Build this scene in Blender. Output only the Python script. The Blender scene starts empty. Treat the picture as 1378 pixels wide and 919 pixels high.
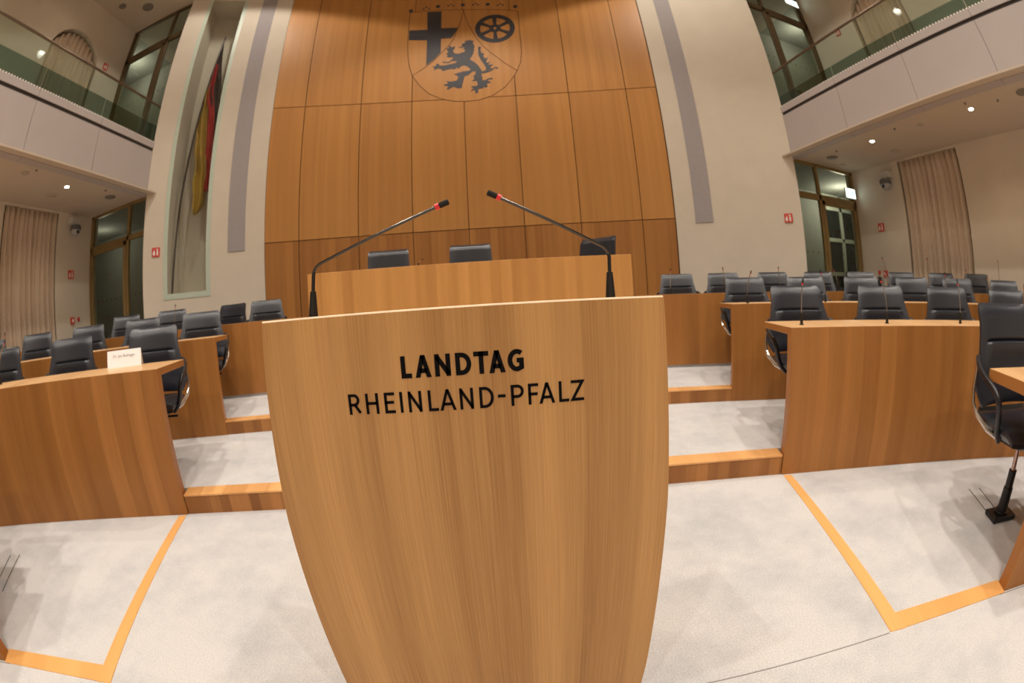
import bpy, bmesh, math, random
from math import sin, cos, pi, radians as R_, atan2, sqrt
from mathutils import Vector, Matrix
random.seed(7)
scn = bpy.context.scene
COL = scn.collection
H = 1.12            # eye height
CY = -2.7           # centre of the seating rings (0, CY)
WY, WR = -0.8, 9.3  # centre and radius of the curved end wall

# ---------------------------------------------------------------- materials
def newmat(name):
    m = bpy.data.materials.new(name); m.use_nodes = True
    nt = m.node_tree; nt.nodes.clear()
    out = nt.nodes.new('ShaderNodeOutputMaterial')
    return m, nt, out

def principled(nt, out, col=(.5,.5,.5), rough=.5, metal=0., spec=.5):
    b = nt.nodes.new('ShaderNodeBsdfPrincipled')
    b.inputs['Base Color'].default_value = (*col, 1)
    b.inputs['Roughness'].default_value = rough
    b.inputs['Metallic'].default_value = metal
    b.inputs['Specular IOR Level'].default_value = spec
    nt.links.new(b.outputs[0], out.inputs[0])
    return b

def plain(name, col, rough=.5, metal=0., spec=.5, noise=.0, nscale=8., bump=0., bscale=200.):
    m, nt, out = newmat(name); b = principled(nt, out, col, rough, metal, spec)
    L = nt.links
    tc = nt.nodes.new('ShaderNodeNewGeometry')
    if noise:
        n = nt.nodes.new('ShaderNodeTexNoise'); n.inputs['Scale'].default_value = nscale; n.inputs['Detail'].default_value = 4
        L.new(tc.outputs['Position'], n.inputs['Vector'])
        r = nt.nodes.new('ShaderNodeMapRange')
        r.inputs[1].default_value = .3; r.inputs[2].default_value = .7
        r.inputs[3].default_value = 1-noise; r.inputs[4].default_value = 1+noise
        L.new(n.outputs['Fac'], r.inputs[0])
        mx = nt.nodes.new('ShaderNodeVectorMath'); mx.operation = 'SCALE'
        mx.inputs[0].default_value = col
        L.new(r.outputs[0], mx.inputs['Scale']); L.new(mx.outputs[0], b.inputs['Base Color'])
    if bump:
        n = nt.nodes.new('ShaderNodeTexNoise'); n.inputs['Scale'].default_value = bscale; n.inputs['Detail'].default_value = 3
        L.new(tc.outputs['Position'], n.inputs['Vector'])
        bp = nt.nodes.new('ShaderNodeBump'); bp.inputs['Strength'].default_value = bump; bp.inputs['Distance'].default_value = .01
        L.new(n.outputs['Fac'], bp.inputs['Height']); L.new(bp.outputs[0], b.inputs['Normal'])
    return m

def emit(name, col, s):
    m, nt, out = newmat(name); e = nt.nodes.new('ShaderNodeEmission')
    e.inputs[0].default_value = (*col, 1); e.inputs[1].default_value = s
    nt.links.new(e.outputs[0], out.inputs[0]); return m

def wood(name, dark, light, mode='arc', cy=CY, rr=6., width=.12, tone=.25, grain=1., rough=.38, seed=0., zk=1.0, fine=260.):
    """veneer: vertical strips of slightly different tone with fine upright grain"""
    m, nt, out = newmat(name); b = principled(nt, out, light, rough, 0, .35)
    N, L = nt.nodes, nt.links
    g = N.new('ShaderNodeNewGeometry'); sep = N.new('ShaderNodeSeparateXYZ'); L.new(g.outputs['Position'], sep.inputs[0])
    def math_(op, a, c=None, v=None):
        n = N.new('ShaderNodeMath'); n.operation = op
        if hasattr(a, 'links'): L.new(a, n.inputs[0])
        else: n.inputs[0].default_value = a
        if c is not None:
            if hasattr(c, 'links'): L.new(c, n.inputs[1])
            else: n.inputs[1].default_value = c
        return n.outputs[0]
    if mode == 'arc':
        yy = math_('SUBTRACT', sep.outputs[1], cy)
        ang = math_('ARCTAN2', sep.outputs[0], yy)
        s = math_('MULTIPLY', ang, rr)
        rad2 = math_('ADD', math_('MULTIPLY', sep.outputs[0], sep.outputs[0]), math_('MULTIPLY', yy, yy))
        rad = math_('SQRT', rad2)
        lng = math_('ADD', sep.outputs[2], rad)
    else:
        s = sep.outputs[0]; lng = math_('ADD', sep.outputs[2], sep.outputs[1])
    s = math_('ADD', s, seed)
    # strips
    fl = math_('FLOOR', math_('DIVIDE', s, width))
    wn = N.new('ShaderNodeTexWhiteNoise'); wn.noise_dimensions = '1D'; L.new(fl, wn.inputs['W'])
    # soft broad variation
    cv = N.new('ShaderNodeCombineXYZ'); L.new(math_('MULTIPLY', s, 9.), cv.inputs[0]); L.new(math_('MULTIPLY', lng, .35*zk), cv.inputs[1])
    n1 = N.new('ShaderNodeTexNoise'); n1.inputs['Scale'].default_value = 1; n1.inputs['Detail'].default_value = 3; L.new(cv.outputs[0], n1.inputs['Vector'])
    cv2 = N.new('ShaderNodeCombineXYZ'); L.new(math_('MULTIPLY', s, fine), cv2.inputs[0]); L.new(math_('MULTIPLY', lng, 5.*zk), cv2.inputs[1])
    n2 = N.new('ShaderNodeTexNoise'); n2.inputs['Scale'].default_value = 1; n2.inputs['Detail'].default_value = 4; n2.inputs['Roughness'].default_value = .65
    L.new(cv2.outputs[0], n2.inputs['Vector'])
    a1 = math_('MULTIPLY', math_('SUBTRACT', wn.outputs['Value'], .5), tone)
    a2 = math_('MULTIPLY', math_('SUBTRACT', n1.outputs['Fac'], .5), .9 if mode == 'arc' else 1.5)
    a3 = math_('MULTIPLY', math_('SUBTRACT', n2.outputs['Fac'], .5), .9*grain)
    f = math_('ADD', math_('ADD', math_('ADD', a1, a2), a3), .5)
    cr = N.new('ShaderNodeMix'); cr.data_type = 'RGBA'; cr.clamp_factor = True
    cr.inputs[6].default_value = (*dark, 1); cr.inputs[7].default_value = (*light, 1)
    L.new(f, cr.inputs[0]); L.new(cr.outputs[2], b.inputs['Base Color'])
    return m

def glass(name, tint=(.93,.98,.95), refl=.6):
    m, nt, out = newmat(name); N, L = nt.nodes, nt.links
    t = N.new('ShaderNodeBsdfTransparent'); t.inputs[0].default_value = (*tint, 1)
    g = N.new('ShaderNodeBsdfGlossy'); g.inputs['Roughness'].default_value = .02; g.inputs[0].default_value = (.9,.95,.93,1)
    ge = N.new('ShaderNodeNewGeometry'); dp = N.new('ShaderNodeVectorMath'); dp.operation = 'DOT_PRODUCT'
    L.new(ge.outputs['Incoming'], dp.inputs[0]); L.new(ge.outputs['Normal'], dp.inputs[1])
    ab = N.new('ShaderNodeMath'); ab.operation = 'ABSOLUTE'; L.new(dp.outputs['Value'], ab.inputs[0])
    om = N.new('ShaderNodeMath'); om.operation = 'SUBTRACT'; om.inputs[0].default_value = 1; L.new(ab.outputs[0], om.inputs[1])
    pw = N.new('ShaderNodeMath'); pw.operation = 'POWER'; L.new(om.outputs[0], pw.inputs[0]); pw.inputs[1].default_value = 5
    mu = N.new('ShaderNodeMath'); mu.operation = 'MULTIPLY_ADD'; L.new(pw.outputs[0], mu.inputs[0]); mu.inputs[1].default_value = .96*refl; mu.inputs[2].default_value = .04*refl
    mu.use_clamp = True
    mx = N.new('ShaderNodeMixShader'); L.new(mu.outputs[0], mx.inputs[0]); L.new(t.outputs[0], mx.inputs[1]); L.new(g.outputs[0], mx.inputs[2])
    L.new(mx.outputs[0], out.inputs[0]); return m

DK, LT = (.21,.075,.016), (.56,.26,.075)
M = {}
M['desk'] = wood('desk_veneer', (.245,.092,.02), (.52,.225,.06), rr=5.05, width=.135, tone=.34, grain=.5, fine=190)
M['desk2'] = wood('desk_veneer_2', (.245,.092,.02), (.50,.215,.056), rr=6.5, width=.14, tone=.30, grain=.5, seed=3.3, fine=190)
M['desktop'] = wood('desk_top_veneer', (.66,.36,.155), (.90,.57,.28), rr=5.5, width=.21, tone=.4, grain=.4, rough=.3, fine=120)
M['nosing'] = wood('step_wood', (.60,.28,.09), (.90,.50,.20), rr=5.05, width=.16, tone=.8, grain=.3, fine=120)
M['riser'] = wood('riser_wood', (.24,.09,.022), (.50,.22,.065), rr=5.05, width=.07, tone=.7, grain=.5, seed=1.7, fine=170)
M['strip'] = wood('floor_strip_wood', (.70,.34,.10), (.90,.48,.17), rr=3.5, width=.22, tone=.5, grain=.3, fine=100)
M['panelA'] = wood('panel_veneer', (.41,.18,.045), (.62,.30,.085), cy=WY, rr=9.3, width=.145, tone=.16, grain=.3, fine=70, zk=.5)
M['panelB'] = wood('panel_veneer_warm', (.39,.17,.043), (.59,.28,.078), cy=WY, rr=9.3, width=.145, tone=.16, grain=.3, seed=5, fine=70, zk=.5)
M['panelC'] = wood('panel_veneer_dark', (.26,.10,.024), (.50,.22,.057), cy=WY, rr=9.3, width=.145, tone=.5, grain=.35, seed=9, fine=70, zk=.5)
M['dais'] = wood('dais_veneer', (.46,.20,.05), (.74,.37,.11), rr=7.8, width=.125, tone=.4, grain=.45, seed=2, fine=140)
M['lectern'] = wood('lectern_veneer', (.32,.145,.042), (.67,.365,.13), mode='x', width=.062, tone=.22, grain=1.2, fine=330, rough=.35, zk=.55)
M['edge'] = plain('lectern_edge_highlight', (.92,.76,.54), .2, noise=.06, nscale=30)  # highlight on the lectern's top edge, put into a pale base colour
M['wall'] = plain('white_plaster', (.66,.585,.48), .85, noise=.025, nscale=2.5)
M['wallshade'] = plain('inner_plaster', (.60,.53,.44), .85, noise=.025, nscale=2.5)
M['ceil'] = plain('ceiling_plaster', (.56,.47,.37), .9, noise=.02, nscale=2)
M['parapet'] = plain('parapet_panel', (.44,.39,.37), .7, noise=.02, nscale=3)
M['greystrip'] = plain('grey_strip', (.36,.325,.325), .8, noise=.03, nscale=20)
M['dark'] = plain('dark_gap', (.03,.022,.018), .8, noise=.1)
M['joint'] = plain('panel_joint', (.10,.035,.012), .8, noise=.1)
M['inlay'] = plain('dark_inlay', (.035,.033,.04), .45, noise=.12, nscale=12)
M['leather'] = plain('black_leather', (.012,.0155,.026), .31, spec=.75, noise=.12, nscale=40, bump=.12, bscale=260)
M['shell'] = plain('black_plastic', (.012,.012,.014), .42, noise=.1)
M['arm'] = plain('black_leather_armrest', (.014,.014,.018), .3, noise=.1)
M['chrome'] = plain('brushed_metal', (.62,.56,.50), .22, 1.0, noise=.04)
M['lift'] = plain('gas_lift_metal', (.50,.36,.33), .28, .8, noise=.04)
M['stem'] = plain('dark_chrome_stem', (.10,.095,.09), .18, 1.0, noise=.04)
M['steel'] = plain('satin_steel_stem', (.42,.40,.39), .25, 1.0, noise=.04)
M['mic'] = plain('black_microphone', (.01,.01,.011), .35, noise=.1)
M['foam'] = plain('black_foam', (.012,.012,.013), .9, bump=.4, bscale=900)
M['redring'] = plain('red_ring', (.75,.03,.04), .3, noise=.05)
M['paper'] = plain('white_card', (.92,.89,.90), .6, noise=.01)
M['ink'] = plain('grey_print', (.30,.29,.33), .7, noise=.05)
M['letter'] = plain('black_lettering', (.004,.003,.003), .7, spec=.1, noise=.1)
M['gold'] = plain('bronze_frame', (.30,.205,.085), .42, .35, noise=.08, nscale=6)
M['golddark'] = plain('dark_bronze_frame', (.13,.085,.04), .45, .3, noise=.08, nscale=6)
M['rail'] = plain('handrail_metal', (.20,.15,.11), .3, .9, noise=.05)
M['glass'] = glass('clear_glass', (.90,.94,.90), .9)
M['glassgreen'] = glass('balustrade_glass', (.86,.92,.88), .6)
M['film'] = glass('tinted_glass_band', (.55,.64,.62), .8)
M['glassniche'] = glass('display_glass', (.97,.985,.97), .8)
M['frost'] = plain('frosted_glass_edge', (.52,.60,.50), .35, noise=.03)
M['paneblack'] = plain('night_window_pane', (.02,.024,.022), .12, noise=.1)
M['hallgrey'] = plain('corridor_wall', (.34,.33,.29), .9, noise=.06, nscale=1.5)
M['muntin'] = plain('painted_window_frame', (.50,.50,.40), .6, noise=.04)
M['curtain'] = plain('beige_curtain', (.62,.50,.385), .95, noise=.05, nscale=30)
M['sign'] = plain('red_sign', (.62,.05,.03), .5, noise=.04)
M['white'] = plain('white_symbol', (.85,.80,.75), .6, noise=.02)
M['disc'] = plain('grey_speaker_disc', (.21,.18,.15), .8, noise=.08, nscale=60)
M['disclight'] = plain('pale_ceiling_disc', (.46,.39,.31), .8, noise=.05, nscale=40)
M['lamp'] = emit('downlight_glow', (1,.93,.80), 26)
M['exit'] = emit('exit_sign_glow', (.80,1.0,.93), 3.2)
M['exitgreen'] = emit('exit_symbol_glow', (.45,.9,.72), 1.6)
M['camwhite'] = plain('camera_housing', (.62,.60,.56), .5, noise=.03)
M['camgrey'] = plain('camera_dome_grey', (.14,.14,.15), .2, noise=.05)
M['fgold'] = plain('flag_gold', (.42,.26,.035), .8, noise=.1, nscale=10)
M['fred'] = plain('flag_red', (.45,.02,.025), .8, noise=.1, nscale=10)
M['fblack'] = plain('flag_black', (.035,.02,.02), .8, noise=.1, nscale=10)
M['pole'] = plain('dark_pole', (.05,.03,.03), .3, noise=.1)
M['redext'] = plain('extinguisher_red', (.50,.02,.02), .3, noise=.05)

def carpet():
    m, nt, out = newmat('pale_carpet'); b = principled(nt, out, (.6,.56,.53), .95, 0, .15)
    N, L = nt.nodes, nt.links
    g = N.new('ShaderNodeNewGeometry')
    n1 = N.new('ShaderNodeTexNoise'); n1.inputs['Scale'].default_value = 2.1; n1.inputs['Detail'].default_value = 9; n1.inputs['Roughness'].default_value = .68
    n2 = N.new('ShaderNodeTexNoise'); n2.inputs['Scale'].default_value = 170; n2.inputs['Detail'].default_value = 3
    L.new(g.outputs['Position'], n1.inputs['Vector']); L.new(g.outputs['Position'], n2.inputs['Vector'])
    r = N.new('ShaderNodeValToRGB'); r.color_ramp.elements[0].position = .30; r.color_ramp.elements[1].position = .56
    r.color_ramp.elements[0].color = (.48,.485,.50,1); r.color_ramp.elements[1].color = (.635,.622,.615,1)
    L.new(n1.outputs['Fac'], r.inputs[0])
    mr = N.new('ShaderNodeMapRange'); mr.inputs[1].default_value = .3; mr.inputs[2].default_value = .7; mr.inputs[3].default_value = .84; mr.inputs[4].default_value = 1.16
    L.new(n2.outputs['Fac'], mr.inputs[0])
    v = N.new('ShaderNodeVectorMath'); v.operation = 'SCALE'; L.new(r.outputs[0], v.inputs[0]); L.new(mr.outputs[0], v.inputs['Scale'])
    L.new(v.outputs[0], b.inputs['Base Color'])
    bp = N.new('ShaderNodeBump'); bp.inputs['Strength'].default_value = .35; bp.inputs['Distance'].default_value = .004
    L.new(n2.outputs['Fac'], bp.inputs['Height']); L.new(bp.outputs[0], b.inputs['Normal'])
    return m
M['carpet'] = carpet()

# ---------------------------------------------------------------- mesh helpers
class MB:
    def __init__(s): s.v = []; s.f = []; s.mi = []
    def add(s, vs, fs, mi=0):
        o = len(s.v); s.v += [tuple(p) for p in vs]
        s.f += [tuple(i+o for i in f) for f in fs]; s.mi += [mi]*len(fs); return s
    def box(s, x0, x1, y0, y1, z0, z1, mi=0, mat=None):
        vs = [Vector((x, y, z)) for z in (z0, z1) for y in (y0, y1) for x in (x0, x1)]
        if mat is not None: vs = [mat @ p for p in vs]
        return s.add(vs, [(0,2,3,1),(4,5,7,6),(0,1,5,4),(2,6,7,3),(0,4,6,2),(1,3,7,5)], mi)
    def prism(s, poly, f0, f1, mi=0):
        """poly: list of 2-D points; f0/f1 map a 2-D point to the two end faces"""
        n = len(poly)
        vs = [f0(p) for p in poly] + [f1(p) for p in poly]
        fs = [tuple(range(n))[::-1], tuple(range(n, 2*n))] + [(i, (i+1) % n, n+(i+1) % n, n+i) for i in range(n)]
        return s.add(vs, fs, mi)
    def arc(s, r0, r1, a0, a1, z0, z1, cy=CY, n=None, mi=0, r1f=None):
        n = n or max(1, int(abs(a1-a0)/1.5))
        vs = []; fs = []
        for i in range(n+1):
            a = R_(a0+(a1-a0)*i/n); ro = r1f(a) if r1f else r1
            for r, z in ((r0, z0), (ro, z0), (ro, z1), (r0, z1)):
                vs.append((r*sin(a), cy+r*cos(a), z))
        for i in range(n):
            for k in range(4):
                a, b = i*4+k, i*4+(k+1) % 4
                fs.append((a, b, b+4, a+4))
        fs += [(0,3,2,1), (n*4, n*4+1, n*4+2, n*4+3)]
        return s.add(vs, fs, mi)
    def tube(s, pts, rad, n=12, mi=0, cap=True, flat=1.0):
        pts = [Vector(p) for p in pts]
        if not hasattr(rad, '__len__'): rad = [rad]*len(pts)
        prev = None; vs = []
        for i, p in enumerate(pts):
            d = (pts[min(i+1, len(pts)-1)]-pts[max(i-1, 0)]).normalized()
            if prev is None:
                u = d.cross(Vector((0,0,1)));
                if u.length < .05: u = d.cross(Vector((1,0,0)))
            else: u = prev - d*prev.dot(d)
            u.normalize(); w = d.cross(u); prev = u
            for k in range(n):
                t = 2*pi*k/n; vs.append(p+(u*cos(t)+w*sin(t)*flat)*rad[i])
        fs = []
        for i in range(len(pts)-1):
            for k in range(n):
                a, b = i*n+k, i*n+(k+1) % n; fs.append((a, b, b+n, a+n))
        if cap: fs += [tuple(range(n))[::-1], tuple(range((len(pts)-1)*n, len(pts)*n))]
        return s.add(vs, fs, mi)
    def cyl(s, c, r, z0, z1, n=24, mi=0, r2=None):
        return s.tube([(c[0], c[1], z0), (c[0], c[1], z1)], [r, r2 if r2 else r], n, mi)
    def build(s, name, mats, parent=None, smooth=False, bevel=0, recalc=True):
        me = bpy.data.meshes.new(name)
        me.from_pydata(s.v, [], s.f)
        mats = mats if isinstance(mats, (list, tuple)) else [mats]
        for m in mats: me.materials.append(m)
        me.polygons.foreach_set('material_index', s.mi)
        bm = bmesh.new(); bm.from_mesh(me)
        if recalc: bmesh.ops.recalc_face_normals(bm, faces=bm.faces)
        bm.to_mesh(me); bm.free()
        o = bpy.data.objects.new(name, me); COL.objects.link(o)
        if parent is not None:
            o.parent = parent
            if not parent.get('_loc'): o.location = -Vector(parent.location)
        if smooth:
            me.shade_smooth()
            try: me.set_sharp_from_angle(angle=R_(38))
            except Exception: pass
        if bevel:
            md = o.modifiers.new('bevel', 'BEVEL'); md.width = bevel; md.segments = 2; md.limit_method = 'ANGLE'; md.angle_limit = R_(50)
        return o

def props(o, label=None, cat=None, group=None, kind=None):
    if label: o['label'] = label
    if cat: o['category'] = cat
    if group: o['group'] = group
    if kind: o['kind'] = kind
    return o
def empty(name, loc=(0,0,0), rz=0, local=False, **k):
    e = bpy.data.objects.new(name, None); COL.objects.link(e); e.location = loc; e.rotation_euler = (0,0,rz)
    e.empty_display_size = .1
    if local: e['_loc'] = 1
    return props(e, **k)
def struct(mb, name, mat, parent=None, **k):
    o = mb.build(name, mat, parent, **k)
    if parent is None: o['kind'] = 'structure'
    return o
def copy_tree(o, parent=None):
    c = o.copy(); COL.objects.link(c)
    if parent is not None: c.parent = parent
    for ch in list(o.children): copy_tree(ch, c)
    return c
def pol(r, a, z=0, cy=CY): return Vector((r*sin(R_(a)), cy+r*cos(R_(a)), z))

# ---------------------------------------------------------------- room shell
Z1, Z2, Z3 = .13, .255, .38
def outer(a):  # outer limit of the platforms: the side walls and the end wall
    r = 11.2
    if abs(sin(a)) > 1e-3: r = min(r, 8.13/abs(sin(a)))
    if cos(a) > 0:  # stop at the wall arc
        # intersection with the end-wall circle
        c = WY-CY; b = c*cos(a); r = min(r, b+sqrt(max(0, b*b-c*c+9.26**2))) if abs(a) < R_(33) else r
        if abs(a) >= R_(33): r = min(r, (6.28-CY)/cos(a))
    return r
mb = MB(); mb.box(-8.2, 8.2, -7, 6.4, -.2, 0)
struct(mb, 'floor', M['carpet'])
# raised carpeted tiers
o = MB().arc(5.19, 6, -72, 72, 0, Z1, r1f=lambda a: min(6.53, outer(a)), n=96).build('floor_tier', M['carpet']); o['kind'] = 'structure'
o = MB().arc(6.53+.13, 7, -72, 72, 0, Z2, r1f=lambda a: min(7.82, outer(a)), n=96).build('floor_tier', M['carpet']); o['kind'] = 'structure'
o = MB().arc(7.82, 9, -72, 72, 0, Z3, r1f=outer, n=110).build('floor_tier', M['carpet']); o['kind'] = 'structure'
# wooden risers with their lighter nosing boards
for i, (r, z0, z1) in enumerate(((5.06, 0, Z1), (6.53, Z1, Z2))):
    t = empty('trim_%d' % (i+1)); t['kind'] = 'structure'
    w = .135
    MB().arc(r, r+w, -21.4, 21.4, z0, z1-.012, n=40).build('riser_board', M['riser'], t)
    MB().arc(r-.004, r+w, -21.4, 21.4, z1-.012, z1+.002, n=40).build('nosing', M['nosing'], t, bevel=.003)
# flush wooden strips in the carpet
for sx, nm in ((1, 'trim_3'), (-1, 'trim_4')):
    t = empty(nm); t['kind'] = 'structure'
    m = MB(); q = [(1.33,.53), (1.392,.497), (1.90,1.955), (1.853,1.985)]
    m.prism([(sx*a, b) for a, b in q], lambda p: (p[0], p[1], -.01), lambda p: (p[0], p[1], .0035))
    m.build('floor_strip', M['strip'], t)
    m = MB(); m.arc(3.49, 3.59, sx*22.9, sx*33.6, -.01, .004, n=10); m.build('floor_strip', M['strip'], t)
# carpet seams
m = MB(); m.arc(3.487, 3.4915, -22.3, 22.3, 0, .0012, n=30)
m.arc(3.487, 3.4915, 33, 60, 0, .0012, n=16); m.arc(3.487, 3.4915, -60, -33, 0, .0012, n=16)
for a in (10.5, -9): m.arc(3.1, 3.49, a, a+.04, 0, .0012, n=1)
o = struct(m, 'trim_5', plain('carpet_seam', (.27,.25,.24), .95, noise=.05))

# wood-clad end wall: backing, then individual veneer panels with joints
struct(MB().arc(9.3, 9.6, -25.2, 25.2, 0, 9.6, cy=WY, n=60), 'wall_end', M['joint'])
wallend = bpy.data.objects['wall_end']
edges = [-25.05, -20.7, -13.3, -6.65, 0.1, 6.8, 13.6, 21.05, 25.05]
zrows = [(.38, 2.6), (2.6, 5.5), (5.5, 9.6)]
m = MB()
for ri, (z0, z1) in enumerate(zrows):
    for ci in range(len(edges)-1):
        if ri == 2: mi = (ci) % 2
        elif ri == 0: mi = 2
        else: mi = (ci+ri) % 2
        g = .045
        m.arc(9.27, 9.3, edges[ci]+g, edges[ci+1]-g, z0+.008, z1-.008, cy=WY, n=6, mi=mi)
m.build('veneer_panels', [M['panelA'], M['panelB'], M['panelC']], wallend)

# white curved wall pieces
def white_piece(name, a0, a1, hole=None):
    m = MB()
    if hole:
        h0, h1, hz0, hz1 = hole
        m.arc(9.25, 9.62, a0, h0, 0, 9.6, cy=WY); m.arc(9.25, 9.62, h1, a1, 0, 9.6, cy=WY)
        m.arc(9.25, 9.62, h0, h1, 0, hz0, cy=WY); m.arc(9.25, 9.62, h0, h1, hz1, 9.6, cy=WY)
    else: m.arc(9.25, 9.62, a0, a1, 0, 9.6, cy=WY)
    return struct(m, name, M['wall'])
white_piece('wall_end_right', 25.15, 41.1)
white_piece('wall_end_left', -41.0, -25.05, hole=(-38.1, -32.2, 1.72, 8.62))
for sx, nm in ((-1, 'trim_6'), (1, 'trim_7')):
    a = sorted((sx*27.55, sx*29.75))
    struct(MB().arc(9.235, 9.25, a[0], a[1], 2.49, 9.6, cy=WY, n=3), nm, M['greystrip'])

# display niche with flag, left
def wp(r, a, z): return pol(r, a, z, WY)
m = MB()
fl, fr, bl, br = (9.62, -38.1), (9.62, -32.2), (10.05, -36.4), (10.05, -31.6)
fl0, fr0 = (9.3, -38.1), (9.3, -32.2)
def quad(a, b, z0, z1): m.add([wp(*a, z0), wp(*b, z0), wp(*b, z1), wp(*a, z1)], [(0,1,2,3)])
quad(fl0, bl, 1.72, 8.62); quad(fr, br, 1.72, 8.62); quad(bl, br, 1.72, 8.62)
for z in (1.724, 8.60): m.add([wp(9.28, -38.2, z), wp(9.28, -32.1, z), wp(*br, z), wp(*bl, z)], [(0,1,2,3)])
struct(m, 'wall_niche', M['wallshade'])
t = empty('display_window', wp(9.25, -35.1, 1.72), label='tall narrow glass pane with greenish edges closing the flag niche in the left white wall', cat='display glass')
MB().arc(9.262, 9.27, -37.7, -32.6, 1.80, 8.6, cy=WY, n=6).build('glass_pane', M['glassniche'], t)
m = MB(); m.arc(9.24, 9.275, -38.25, -37.7, 1.70, 8.62, cy=WY, n=1); m.arc(9.24, 9.275, -32.6, -32.05, 1.70, 8.62, cy=WY, n=1); m.arc(9.24, 9.275, -37.7, -32.6, 1.70, 1.80, cy=WY, n=4)
m.build('glass_edge', M['frost'], t)
t = empty('flag', wp(9.6, -34.5, 1.75), label='black, red and gold flag hanging in folds inside the glazed wall niche', cat='flag')
MB().tube([wp(9.62, -37.25, 1.73), wp(9.6, -36.5, 3.33), wp(9.6, -35.6, 5.0), wp(9.6, -34.2, 7.5), wp(9.6, -34.1, 7.7)], .022, 10).build('flag_pole', M['pole'], t, smooth=True)
def flagstripe(name, left, right, mat, amp, ph, off):
    # left/right: lists of (z, angle)
    def ip(l, z):
        for (z0, a0), (z1, a1) in zip(l, l[1:]):
            if z1 <= z <= z0 or z0 <= z <= z1: return a0+(a1-a0)*(z-z0)/(z1-z0)
        return l[0][1] if z > l[0][0] else l[-1][1]
    m = MB(); nz, nu = 60, 10; z0, z1 = left[0][0], min(left[-1][0], right[-1][0])
    vs = []
    for i in range(nz+1):
        z = z0+(z1-z0)*i/nz; a, b = ip(left, z), ip(right, z)
        for k in range(nu+1):
            u = k/nu; an = a+(b-a)*u
            an += .10*sin(z*9+ph)*(1-u)*(1 if amp > .04 else 0)
            r = 9.62+off+amp*sin(u*9+z*1.3+ph)+.03*sin(z*6+u*4)
            vs.append(wp(r, an, z))
    fs = [(i*(nu+1)+k, i*(nu+1)+k+1, (i+1)*(nu+1)+k+1, (i+1)*(nu+1)+k) for i in range(nz) for k in range(nu)]
    m.add(vs, fs); o = m.build(name, mat, t, smooth=True)
    md = o.modifiers.new('cloth', 'SOLIDIFY'); md.thickness = .006
flagstripe('gold_stripe', [(6.2,-35.0),(5.22,-35.4),(4.46,-34.9),(4.04,-34.85),(3.55,-34.8),(3.35,-34.5)], [(6.2,-34.6),(5.11,-33.85),(4.31,-33.3),(3.85,-33.2),(3.52,-33.3),(3.35,-34.2)], M['fgold'], .07, 0, 0)
flagstripe('red_stripe', [(6.9,-34.45),(6.2,-34.85),(5.11,-33.95),(4.31,-33.35),(3.83,-33.25)], [(6.9,-34.1),(6.2,-34.0),(5.6,-33.2),(5.1,-32.85),(4.4,-32.7),(3.83,-32.8)], M['fred'], .045, 1, .03)
flagstripe('black_stripe', [(7.5,-34.25),(6.66,-34.6),(6.0,-34.2),(5.6,-33.3),(5.0,-32.9),(4.3,-32.8)], [(7.5,-34.05),(7.0,-33.7),(6.3,-33.0),(5.6,-32.6),(5.0,-32.4),(4.3,-32.4)], M['fblack'], .03, 2, .08)

# side walls with window openings (y,z polygons), both galleries
def holed_wall(name, sx, holes, y0=-7, y1=6.5, z0=0, z1=9.6, depth=.32):
    x = 8.14*sx
    bm = bmesh.new()
    def loop(pts):
        vs = [bm.verts.new((x, a, b)) for a, b in pts]
        return [bm.edges.new((vs[i], vs[(i+1) % len(vs)])) for i in range(len(vs))], vs
    e, _ = loop([(y0,z0),(y1,z0),(y1,z1),(y0,z1)]); es = list(e); hv = []
    for h in holes:
        e, v = loop(h); es += e; hv.append(v)
    bmesh.ops.triangle_fill(bm, edges=es, use_beauty=True)
    for v in hv:
        b = [bm.verts.new((x+sx*depth, q.co.y, q.co.z)) for q in v]; n = len(v)
        for i in range(n): bm.faces.new((v[i], v[(i+1) % n], b[(i+1) % n], b[i]))
    me = bpy.data.meshes.new(name); bm.to_mesh(me); bm.free(); me.materials.append(M['wall'])
    o = bpy.data.objects.new(name, me); COL.objects.link(o); o['kind'] = 'structure'; return o
def archpoly(y0, y1, z0, zs, zt, n=12):
    c, w = (y0+y1)/2, (y1-y0)/2
    return [(y0, z0), (y1, z0)] + [(c+w*cos(pi*i/n), zs+(zt-zs)*sin(pi*i/n)) for i in range(n+1)]
WIN = {1: dict(lo=(3.17, 4.83), up=(3.1, 4.75)), -1: dict(lo=(3.53, 5.16), up=(3.5, 5.3))}
cnt = 0
for sx, nm in ((-1, 'wall_left'), (1, 'wall_right')):
    lo, up = WIN[sx]['lo'], WIN[sx]['up']
    rect = [(lo[0], .5), (lo[1], .5), (lo[1], 3.7), (lo[0], 3.7)]
    ar = archpoly(up[0], up[1], 4.7, 7.0, 7.75)
    holed_wall(nm, sx, [rect, ar])
    for (a, b, z0, z1, arch) in ((lo[0], lo[1], .5, 3.7, False), (up[0], up[1], 4.7, 7.75, True)):
        cnt += 1
        w = empty('window_%d' % cnt, (8.4*sx, (a+b)/2, z0)); w['kind'] = 'structure'
        X = lambda v: sorted((sx*(8.14+v), sx*(8.14+v+.04)))
        xx = X(.30); MB().box(xx[0], xx[1], a-.05, b+.05, z0, z1+.05).build('pane', M['paneblack'], w)
        m = MB(); xx = X(.25)
        for yy in (a, (a+b)/2-.04, b-.08): m.box(xx[0], xx[1], yy, yy+.08, z0, z1)
        for zz in (z0, (z0+z1)/2, z1-.08): m.box(xx[0], xx[1], a, b, zz, zz+.08)
        m.build('window_frame', M['muntin'], w)
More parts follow.
